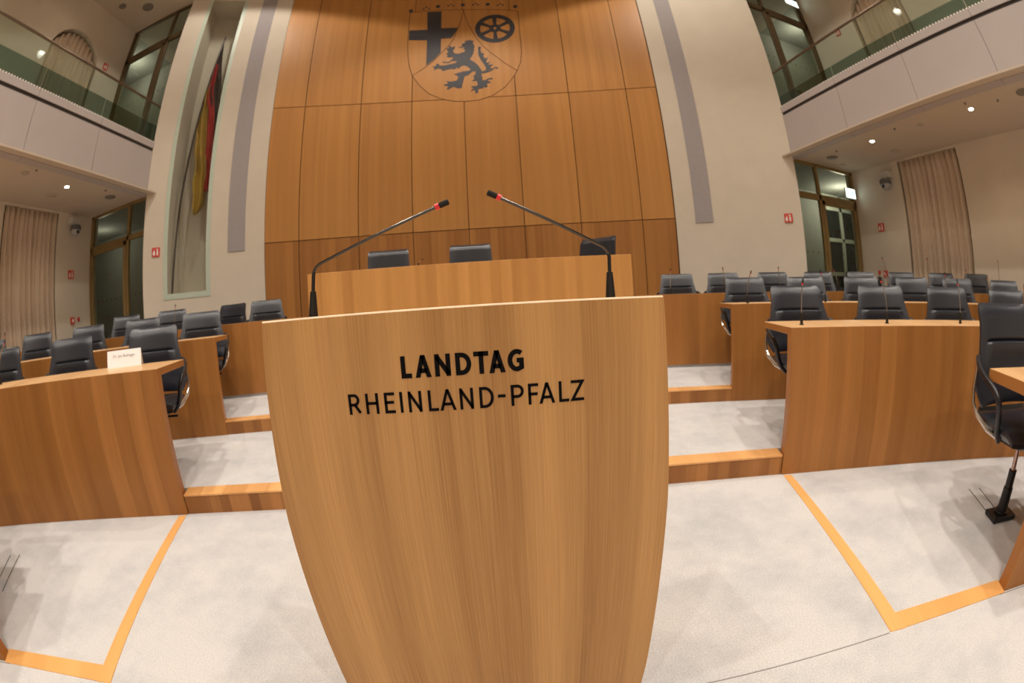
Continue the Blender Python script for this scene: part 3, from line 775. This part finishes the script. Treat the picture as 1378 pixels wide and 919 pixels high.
for (r, s), angs in mics.items():
    for i, a in enumerate(angs):
        b = pol(RF[r]+offs[r, s], s*a, ZD[r])
        ln = random.uniform(-.05, .07); hh = random.uniform(.27, .31)
        ag = s*a+random.choice([90, -90, 180, 180])+random.uniform(-20, 20)
        if (r, s, i) == (0, 1, 0): ln = .015
        if (r, s, i) == (0, 1, 1): ln, ag = .045, -70
        if (r, s, i) == (0, 1, 2): ln, ag = .02, -60
        if (r, s, i) == (0, -1, 0): ln, ag, hh = .11, 70, .30
        if r == 2 and s == 1 and i in (4, 5, 7): hh = .42
        if len(angs) == 1: lab = 'slim gooseneck microphone on the %s-row desk of the %s block' % (RN[r], SIDE[s])
        else: lab = 'slim gooseneck microphone, %s from the aisle on the %s-row desk, %s block' % (ORD[i], RN[r], SIDE[s])
        desk_mic(b, ag, ln, lab, 'gooseneck microphones on the curved desks', hh)
desk_mic((-.61, 5.32, 1.60), 120, .04, 'small gooseneck microphone peeping over the dais between its left and middle chairs', None, .12)

# ---------------------------------------------------------------- name card
t0 = pol(5.60, -26.6, .915)
t = empty('name_card', t0, rz=R_(34), local=True, label='white folded name card standing on the left front-row desk', cat='name card')
w, hgt, dp = .152, .118, .045
m = MB(); th = .0015
m.prism([(-dp, 0), (0, hgt), (dp, 0), (dp-.003, 0), (0, hgt-.005), (-dp+.003, 0)], lambda p: (-w, p[0], p[1]), lambda p: (w, p[0], p[1]))
m.build('card', M['paper'], t)
tc = bpy.data.curves.new('card_print', 'FONT'); tc.body = 'Dr. Jan Bollinger'; tc.size = .030; tc.align_x = 'CENTER'; tc.extrude = .0002
to = bpy.data.objects.new('card_print', tc); COL.objects.link(to)
bpy.context.view_layer.update()
me = bpy.data.meshes.new_from_object(to.evaluated_get(bpy.context.evaluated_depsgraph_get())); bpy.data.objects.remove(to)
me.materials.clear(); me.materials.append(M['ink'])
to = bpy.data.objects.new('card_print', me); COL.objects.link(to); to.parent = t
sl = atan2(hgt, dp); to.rotation_euler = (sl, 0, 0); to.location = (0, -dp*.42-.0012, hgt*.58+.0006)

# ---------------------------------------------------------------- lettering
def strokes(ch):
    """letter as polylines in a unit box (x 0..1, z 0..1)"""
    def arc(cx, cz, rx, rz, a0, a1, n=12): return [(cx+rx*cos(R_(a0+(a1-a0)*i/n)), cz+rz*sin(R_(a0+(a1-a0)*i/n))) for i in range(n+1)]
    return {
     'L': [[(0,1),(0,0),(1,0)]], 'A': [[(0,0),(.5,1),(1,0)], [(.17,.30),(.83,.30)]], 'N': [[(0,0),(0,1)], [(0,1),(1,0)], [(1,0),(1,1)]],
     'D': [[(0,0),(0,1),(.35,1)]+arc(.35,.5,.65,.5,90,-90)+[(0,0)]], 'T': [[(0,1),(1,1)], [(.5,1),(.5,0)]],
     'G': [arc(.62,.5,.62,.5,52,270,16)+[(1,.10),(1,.50),(.58,.50)]],
     'R': [[(0,0),(0,1),(.40,1)]+arc(.45,.735,.42,.265,90,-90)+[(0,.47)], [(.48,.47),(1,0)]],
     'H': [[(0,0),(0,1)], [(1,0),(1,1)], [(0,.52),(1,.52)]], 'E': [[(1,1),(0,1),(0,0),(1,0)], [(0,.53),(.88,.53)]],
     'I': [[(.5,0),(.5,1)]], '-': [[(0,.52),(1,.52)]],
     'P': [[(0,0),(0,1),(.45,1)]+arc(.5,.715,.48,.285,90,-90)+[(0,.43)]],
     'F': [[(0,0),(0,1),(1,1)], [(0,.50),(.88,.50)]], 'Z': [[(0,1),(1,1),(0,0),(1,0)]],
    }[ch]
def letter(mb, ch, x0, x1, z0, z1, w, y, dy):
    """w: stroke width; box is the outer extent"""
    h = w/2; X0, X1, Za, Zb = x0+h, x1-h, z0+h, z1-h
    if ch == 'I': X0, X1 = x0, x1
    for pl in strokes(ch):
        if ch == 'A': P = [Vector((x0+h*1.05+(x1-x0-2.1*h)*a, z0+(z1-z0)*b)) for a, b in pl]
        else: P = [Vector((X0+(X1-X0)*a, Za+(Zb-Za)*b)) for a, b in pl]
        # extend free ends of vertical strokes to the box
        def ext(p, q):
            d = (p-q).normalized(); return p+d*h
        closed = (P[0]-P[-1]).length < 1e-6
        if not closed:
            vert0 = abs((P[0]-P[1]).normalized().y) > .95; vert1 = abs((P[-1]-P[-2]).normalized().y) > .95
            hor0 = abs((P[0]-P[1]).normalized().x) > .95; hor1 = abs((P[-1]-P[-2]).normalized().x) > .95
            if ch not in 'A' or False:
                if vert0 or (hor0 and ch in 'TLZEF-'): P[0] = ext(P[0], P[1])
                if vert1 or (hor1 and ch in 'TLZEF-'): P[-1] = ext(P[-1], P[-2])
        n = len(P); Lp, Rp = [], []
        for i in range(n):
            if closed: a, b = P[(i-1) % (n-1)], P[(i+1) % (n-1)] if i < n-1 else P[1]
            else: a, b = P[max(i-1, 0)], P[min(i+1, n-1)]
            d0 = (P[i]-a).normalized() if (P[i]-a).length > 1e-9 else None
            d1 = (b-P[i]).normalized() if (b-P[i]).length > 1e-9 else None
            if d0 is None: d0 = d1
            if d1 is None: d1 = d0
            tt = (d0+d1)
            if tt.length < .2: tt = d0
            tt.normalize(); nn = Vector((-tt.y, tt.x)); k = h/max(.35, nn.dot(Vector((-d0.y, d0.x))))
            if ch == 'A' and i == 1 and n == 3: # flat apex
                nn = Vector((0, 1)) if True else nn; k = h*1.0
                Lp.append(None); Rp.append(None); continue
            Lp.append(P[i]+nn*k); Rp.append(P[i]-nn*k)
        if ch == 'A' and n == 3:
            for a, b in ((P[0], P[1]), (P[2], P[1])):
                ww = h*1.05; q = [(a.x-ww, a.y), (a.x+ww, a.y), (b.x+ww*.95, b.y), (b.x-ww*.95, b.y)]
                mb.prism(q, lambda p: (p[0], y, p[1]), lambda p: (p[0], y-dy, p[1]))
            continue
        for i in range(n-1):
            q = [tuple(Lp[i]), tuple(Lp[i+1]), tuple(Rp[i+1]), tuple(Rp[i])]
            mb.prism(q, lambda p: (p[0], y, p[1]), lambda p: (p[0], y-dy, p[1]))

# ---------------------------------------------------------------- lectern
LY = .78; LX = .026
lt = empty('lectern', (LX, LY+.2, 0), label='tall oak-veneered lectern with black lettering on its front, at the centre', cat='lectern')
# front panel tapering slightly upwards
def half(z):  # half width by height
    pts = [(0, .404), (.15, .409), (.70, .406), (.93, .3965), (1.12, .3905)]
    for (a, b), (c, d) in zip(pts, pts[1:]):
        if a <= z <= c: return b+(d-b)*(z-a)/(c-a)
    return pts[-1][1]
zs = [0, .15, .3, .45, .6, .7, .8, .93, 1.02, 1.1165]
poly = [(LX-half(z), z) for z in zs]+[(LX+half(z), z) for z in reversed(zs)]
MB().prism(poly, lambda p: (p[0], LY, p[1]), lambda p: (p[0], LY+.032, p[1])).build('front_panel', M['lectern'], lt)
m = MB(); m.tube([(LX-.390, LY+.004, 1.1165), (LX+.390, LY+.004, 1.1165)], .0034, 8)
m.box(LX-.390, LX+.390, LY+.003, LY+.032, 1.1165, 1.1185); m.build('top_edge_highlight', M['edge'], lt, smooth=True)  # thin pale strip painting the bright glint along the panel's upper edge
for s in (-1, 1):
    x = sorted((LX+s*.375, LX+s*.345)); MB().box(x[0], x[1], LY+.032, LY+.46, 0, 1.03).build('side_panel', M['lectern'], lt)
MB().box(LX-.375, LX+.375, LY+.032, LY+.46, 1.035, 1.065).build('reading_top', M['desktop'], lt, bevel=.003)
MB().box(LX-.345, LX+.345, LY+.05, LY+.42, .55, .575).build('shelf', M['desktop'], lt)
m = MB(); yl = LY-.0001
for ch, a, b in (('L',-.0845,-.0650),('A',-.0585,-.0290),('N',-.0220,.0065),('D',.0155,.0440),('T',.0485,.0755),('A',.0755,.1050),('G',.1095,.1385)):
    letter(m, ch, a, b, .9955, 1.0360, .0084, yl, .0008)
m.build('lettering', M['letter'], lt)
m = MB()
for ch, a, b in (('R',-.1925,-.1680),('H',-.1585,-.1335),('E',-.1220,-.1020),('I',-.0920,-.0875),('N',-.0765,-.0515),('L',-.0395,-.0210),('A',-.0185,.0115),('N',.0185,.0435),('D',.0545,.0805),('-',.0880,.1020),('P',.1120,.1360),('F',.1435,.1625),('A',.1635,.1930),('L',.2005,.2195),('Z',.2235,.2480)):
    letter(m, ch, a, b, .9320, .9710, .0053, yl, .0008)
m.build('lettering', M['letter'], lt)

def lectern_mic(base, elbow, tip, label):
    t = empty('lectern_microphone', base, label=label, cat='microphone')
    b = Vector(base); e = Vector(elbow); q = Vector(tip)
    neck = Vector((b.x+(e.x-b.x)*.55, b.y, 1.180))
    MB().tube([b, b+Vector((0,0,.008)), b+Vector((0,0,.009)), b+(neck-b)*.45, neck, neck+Vector((0,0,.002))], [.02,.02,.0125,.0122,.0075,.003], 20).build('base', M['mic'], t, smooth=True)
    # bend rounded at the elbow
    d0 = (e-neck).normalized(); d1 = (q-e).normalized(); rb = .022
    P = [neck]
    A, B = e-d0*rb, e+d1*rb
    for k in range(9):
        u = k/8; P.append(A*(1-u)**2+e*2*u*(1-u)+B*u*u)
    end = q-d1*.034; P.append(end)
    MB().tube(P[:4], [.0046]*4, 12).build('lower_stem', M['mic'], t, smooth=True)
    MB().tube(P[3:], .0042, 12).build('gooseneck', M['stem'], t, smooth=True)
    MB().tube([end-d1*.001, end+d1*.009], .0078, 16).build('ring', M['redring'], t, smooth=True)
    MB().tube([end+d1*.009, end+d1*.011, end+d1*.030, end+d1*.033, q], [.0062, .0070, .0074, .0066, .002], 16).build('head', M['foam'], t, smooth=True)
lectern_mic((-.336, 1.0, 1.065), (-.3265, 1.0, 1.238), (.009, 1.0, 1.364), 'left black gooseneck microphone on the lectern, bent towards the middle')
lectern_mic((.376, 1.0, 1.065), (.3805, 1.0, 1.235), (.099, 1.0, 1.381), 'right black gooseneck microphone on the lectern, bent towards the middle')

# ---------------------------------------------------------------- small fittings
def disc_thing(name, x, y, z, r, mat, label, cat, group=None, ringm=None, h=.012):
    t = empty(name, (x, y, z), label=label, cat=cat, group=group)
    MB().tube([(x, y, z), (x, y, z-h*.6), (x, y, z-h)], [r, r, r*.93], 28).build('trim_ring' if ringm else 'cover', ringm or mat, t, smooth=True)
    if ringm: MB().cyl((x, y), r*.72, z-h-.003, z-h+.001, 24).build('lamp', mat, t)
    return t
ZC = 3.735
for sx, y, lab in ((1, 4.45, 'round recessed downlight in the right lower ceiling, above the curtain'), (1, 2.05, 'round recessed downlight in the right lower ceiling near the picture edge'), (-1, 4.38, 'round recessed downlight in the left lower ceiling')):
    disc_thing('downlight', sx*6.72, y, ZC, .065, M['lamp'], lab, 'ceiling light', 'recessed downlights under the galleries', M['white'])
for x, y, lab in ((6.85, 5.72, 'dark round ceiling loudspeaker above the right glazed door'), (6.65, .88, 'dark round ceiling loudspeaker at the right picture edge'), (-6.69, 5.62, 'dark round ceiling loudspeaker above the left glazed door')):
    disc_thing('ceiling_speaker', x, y, ZC, .13, M['disc'], lab, 'loudspeaker', 'ceiling loudspeakers under the galleries')
for x, y, r, lab in ((7.6, 4.46, .11, 'pale round ceiling vent above the right curtain'), (7.45, 5.95, .10, 'pale round ceiling vent in the corner above the right door'), (6.74, 3.23, .07, 'small pale round ceiling vent between the right downlights'), (-7.3, 4.36, .12, 'pale round ceiling vent above the left curtain'), (-6.6, 3.2, .09, 'small pale round ceiling vent near the left picture edge')):
    disc_thing('ceiling_vent', x, y, ZC, r, M['disclight'], lab, 'vent', 'pale ceiling vents under the galleries')
for x, y, lab in ((6.54, 3.73, 'tiny sprinkler head beside the right downlight over the curtain'), (6.47, 2.05, 'tiny sprinkler head beside the right-hand outer downlight'), (6.7, 1.44, 'tiny sprinkler head near the right picture edge'), (6.6, 5.35, 'tiny sprinkler head next to the right dark loudspeaker'), (-6.38, 3.35, 'tiny sprinkler head in the left lower ceiling near the picture edge'), (-6.43, 5.25, 'tiny sprinkler head next to the left dark loudspeaker')):
    o = MB().tube([(x, y, ZC), (x, y, ZC-.007), (x, y, ZC-.008), (x, y, ZC-.02), (x, y, ZC-.024)], [.026,.026,.012,.012,.018], 12).build('sprinkler_head', M['disc'], None, smooth=True)
    props(o, lab, 'sprinkler', 'sprinkler heads under the galleries')
for x, y, r, mt, lab in ((-7.2, 5.6, .16, 'disc', 'dark round loudspeaker in the upper left gallery ceiling, the larger disc'), (-7.7, 5.05, .11, 'disc', 'dark round vent in the upper left gallery ceiling, the smaller disc')):
    disc_thing('ceiling_speaker', x, y, 8.62, r, M[mt], lab, 'loudspeaker')

# wall signs: red square with white pictogram, standing off the wall
def wallframe(p, n):  # matrix: local x along wall, y into room, z up, at p
    n = Vector(n).normalized(); z = Vector((0,0,1)); x = n.cross(z).normalized()
    return Matrix(((x.x, n.x, z.x, p[0]), (x.y, n.y, z.y, p[1]), (x.z, n.z, z.z, p[2]), (0,0,0,1)))
def sign(p, n, label, size=.15, kind='hyd', group='red fire-safety signs'):
    Mx = wallframe(p, n)
    t = empty('fire_sign', p, label=label, cat='sign', group=group)
    s = size/2
    MB().box(-s, s, .002, .02, -s, s, mat=Mx).build('plate', M['sign'], t)
    m = MB()
    # pictogram: extinguisher body, hose and flame
    m.box(-s*.62, -s*.18, .02, .022, -s*.72, s*.25, mat=Mx); m.box(-s*.50, -s*.30, .02, .022, s*.25, s*.6, mat=Mx); m.box(-s*.62, s*.0, .02, .022, s*.55, s*.7, mat=Mx)
    m.prism([(s*.2,-s*.7),(s*.7,-s*.7),(s*.78,-s*.1),(s*.55,s*.15),(s*.5,s*.6),(s*.22,s*.1)], lambda q: Mx @ Vector((q[0], .02, q[1])), lambda q: Mx @ Vector((q[0], .022, q[1])))
    m.build('pictogram', M['white'], t)
def curvepos(a, z, r=9.25): return wp(r, a, z), (-sin(R_(a)), -cos(R_(a)), 0)
p, n = curvepos(-39.25, 2.60); sign(p, n, 'red fire-safety sign on the left white wall beside the flag niche', .17)
p, n = curvepos(39.3, 2.52); sign(p, n, 'red fire-safety sign on the right white wall near its outer edge', .17)
sign((8.14, 5.59, 2.45), (-1,0,0), 'red fire-safety sign below the camera on the right side wall', .17)
sign((-8.14, 5.65, 2.50), (1,0,0), 'red fire-safety sign below the camera on the left side wall', .17)
sign((8.14, 5.34, 7.05), (-1,0,0), 'red fire-safety sign behind the right gallery balustrade', .17)
sign((-8.14, 5.60, 7.27), (1,0,0), 'red fire-safety sign on the upper left gallery wall', .17)
def callpoint(p, n, label):
    Mx = wallframe(p, n); t = empty('fire_call_point', p, label=label, cat='fire alarm')
    MB().box(-.06, .06, .0, .045, -.065, .065, mat=Mx).build('housing', M['sign'], t, bevel=.006)
    MB().box(-.028, .028, .045, .048, -.03, .03, mat=Mx).build('button_plate', M['white'], t)
callpoint((8.14, 5.57, 1.50), (-1,0,0), 'red square fire call point low on the right side wall')
callpoint((-8.14, 5.67, 1.58), (1,0,0), 'red square fire call point low on the left side wall')
for p, n, lab in (((8.14, 5.76, 1.53), (-1,0,0), 'small dark red alarm lamp beside the right call point'), ((-8.14, 5.87, 1.60), (1,0,0), 'small dark red alarm lamp beside the left call point')):
    Mx = wallframe(p, n); o = MB().box(-.03, .03, 0, .04, -.04, .04, mat=Mx).build('alarm_lamp', M['sign'], None, bevel=.01); props(o, lab, 'fire alarm')
# extinguisher
t = empty('fire_extinguisher', (8.03, 5.70, 1.0), label='fire extinguisher hanging under the call point on the right wall', cat='fire extinguisher')
MB().tube([(8.04,5.70,1.02),(8.04,5.70,1.05),(8.04,5.70,1.32),(8.04,5.70,1.37),(8.04,5.70,1.40)], [.05,.065,.065,.045,.02], 20).build('cylinder_body', M['shell'], t, smooth=True)
MB().box(8.0, 8.08, 5.66, 5.74, 1.40, 1.43).build('valve', M['shell'], t); 
MB().tube([(8.0,5.66,1.42),(7.96,5.6,1.38),(7.96,5.6,1.2),(7.97,5.62,1.1)], .012, 8).build('hose', M['shell'], t, smooth=True)
MB().tube([(8.04,5.70,1.12),(8.04,5.70,1.22)], .0665, 20).build('label_band', M['white'], t, smooth=True)

# dome cameras on wall brackets
def domecam(p, n, label):
    Mx = wallframe(p, n); t = empty('dome_camera', p, label=label, cat='security camera')
    W = lambda x, y, z: Mx @ Vector((x, y, z))
    MB().box(-.13, .13, 0, .16, .10, .24, mat=Mx).build('wall_mount', M['camwhite'], t, bevel=.01)
    MB().tube([W(0,.03,.09), W(0,.14,.09), W(0,.17,.06)], .035, 12).build('bracket_arm', M['camwhite'], t, smooth=True)
    MB().tube([W(0,.17,.07), W(0,.17,.05), W(0,.17,-.03), W(0,.17,-.035)], [.09,.135,.145,.12], 24).build('housing', M['camgrey'], t, smooth=True)
    m = MB(); pts = [(.118*cos(R_(q)), -.035-.118*sin(R_(q))) for q in range(0, 91, 12)]
    m.tube([W(0,.17,b) for a, b in pts], [max(a, .002) for a, b in pts], 24); m.build('dome', plain('pale_camera_dome', (.40,.40,.40), .2), t, smooth=True)
    MB().tube([W(.0,.26,-.075), W(.0,.305,-.10)], .032, 16).build('lens', M['shell'], t, smooth=True)
domecam((8.14, 5.16, 3.30), (-1,0,0), 'grey dome security camera high on the right side wall beside the curtain')
domecam((-8.14, 5.62, 3.40), (1,0,0), 'grey dome security camera high on the left side wall beside the curtain')
# lit exit signs
def exit_sign(x0, x1, z0, z1, y, label):
    t = empty('exit_sign', ((x0+x1)/2, y, z0), label=label, cat='exit sign', group='illuminated exit signs')
    MB().box(x0-.01, x1+.01, y, y+.04, z0-.01, z1+.01).build('housing', M['white'], t)
    MB().box(x0, x1, y-.006, y, z0, z1).build('lit_face', M['exit'], t)
    m = MB(); w, h = x1-x0, z1-z0; F = lambda a, b: (x0+w*a, z0+h*b)
    # running figure, doorway and arrow
    yy = lambda p: (p[0], y-.006, p[1]); y2 = lambda p: (p[0], y-.008, p[1])
    for q in ([(.60,.15),(.82,.15),(.82,.88),(.60,.88)], [(.14,.45),(.34,.45),(.34,.25),(.48,.52),(.34,.8),(.34,.6),(.14,.6)]):
        m.prism([F(*c) for c in q], yy, y2)
    m.build('exit_symbol', M['exitgreen'], t)
exit_sign(7.68, 8.03, 3.12, 3.32, 6.18, 'white-glowing exit sign above the lower right glazed door')
exit_sign(7.55, 7.98, 8.22, 8.42, 6.18, 'white-glowing exit sign at the top of the upper right glazed door')

# ---------------------------------------------------------------- lights
def spot(loc, energy, size=120, blend=.3, col=(1,.87,.70), rad=.15, tgt=None):
    l = bpy.data.lights.new('hall_spot', 'SPOT'); l.energy = energy; l.spot_size = R_(size); l.spot_blend = blend; l.color = col; l.shadow_soft_size = rad
    o = bpy.data.objects.new('hall_spot', l); COL.objects.link(o); o.location = loc
    if tgt: o.rotation_euler = (Vector(tgt)-Vector(loc)).to_track_quat('-Z', 'Y').to_euler()
    return o
k = 0
for (x, y) in [(-4,-3.5),(0,-4.5),(4,-3.5),(-4,.8),(0,-.5),(4,.8),(-3.3,5.0),(0,5.0),(3.3,5.0)]:
    t = empty('ceiling_lamp', (x, y, 9.6), label='round recessed lamp in the main hall ceiling above the seating', cat='ceiling light', group='round lamps in the hall ceiling')
    MB().tube([(x,y,9.6),(x,y,9.585)], [.20,.19], 28).build('trim_ring', M['white'], t, smooth=True)
    MB().cyl((x,y), .10, 9.578, 9.586, 24).build('lamp', M['lamp'], t)
    if y > 4 and x != 0: spot((x, y, 9.55), 540, 135, .14, (1,.915,.81))
    else: spot((x, y, 9.55), 900 if y < 3 else 640, 118, .5, (1,.915,.81))
for sx in (-1, 1):
    for y in (4.42, 2.05, -.4):
        spot((sx*6.72, y, 3.70), 32, 135, .6, (1,.84,.64), .05)
    # gallery downlights
    for y in (3.6, 0.5): spot((sx*7.0, y, 8.55), 14, 140, .7, (1,.82,.62), .08)
    l = bpy.data.lights.new('corridor_light', 'POINT'); l.energy = 34 if sx > 0 else 7; l.color = (1,.95,.78); l.shadow_soft_size = .2
    o = bpy.data.objects.new('corridor_light', l); COL.objects.link(o); o.location = (sx*9.0, 7.4, 3.4)
    l = bpy.data.lights.new('corridor_light', 'POINT'); l.energy = 20; l.color = (1,.95,.78); l.shadow_soft_size = .2
    o = bpy.data.objects.new('corridor_light', l); COL.objects.link(o); o.location = (sx*9.0, 7.4, 8.2)
w = bpy.data.worlds.new('room_air'); scn.world = w; w.use_nodes = True
w.node_tree.nodes['Background'].inputs[0].default_value = (1, .86, .70, 1); w.node_tree.nodes['Background'].inputs[1].default_value = .02

# ---------------------------------------------------------------- camera (15 mm equisolid fisheye on full frame)
f_px, pitch, roll, yaw = 590.234, R_(-5.116), R_(3.314), R_(4.5)
cp, sp, c, s = cos(pitch), sin(pitch), cos(roll), sin(roll)
def rr(v): return Vector((c*v[0]-s*v[1], s*v[0]+c*v[1], v[2]))
MX = [rr((1,0,0)), rr((0,-sp,cp)), rr((0,cp,sp))]     # world axes in camera coordinates (right, up, forward)
cols = []
for i in range(3):  # camera right, up, forward in world
    q = Vector((MX[0][i], MX[1][i], MX[2][i]))
    cols.append(Vector((q.x*cos(yaw)+q.y*sin(yaw), -q.x*sin(yaw)+q.y*cos(yaw), q.z)))
r_, u_, f_ = cols
cam = bpy.data.cameras.new('camera'); co = bpy.data.objects.new('camera', cam); COL.objects.link(co)
co.matrix_world = Matrix(((r_.x, u_.x, -f_.x, .058), (r_.y, u_.y, -f_.y, 0), (r_.z, u_.z, -f_.z, H), (0,0,0,1)))
cam.sensor_width = 36; cam.sensor_fit = 'HORIZONTAL'
cam.type = 'PANO'
F = f_px/1378*36
cam.lens = F
for tgt in (cam, getattr(cam, 'cycles', None)):
    try:
        tgt.panorama_type = 'FISHEYE_EQUISOLID'; tgt.fisheye_lens = F; tgt.fisheye_fov = R_(220)
    except Exception as ex: pass
cam.clip_start = .01; cam.clip_end = 100
cam.dof.use_dof = True; cam.dof.focus_distance = .85; cam.dof.aperture_fstop = 6.0
scn.camera = co
for o in list(bpy.data.objects):
    if '_loc' in o: del o['_loc']
scn.view_settings.view_transform = 'Standard'; scn.view_settings.look = 'None'
scn.view_settings.exposure = -.06; scn.view_settings.gamma = 1
scn.view_settings.use_curve_mapping = False
try: scn.cycles.use_denoising = True; scn.cycles.max_bounces = 8; scn.cycles.transparent_max_bounces = 16
except Exception: pass
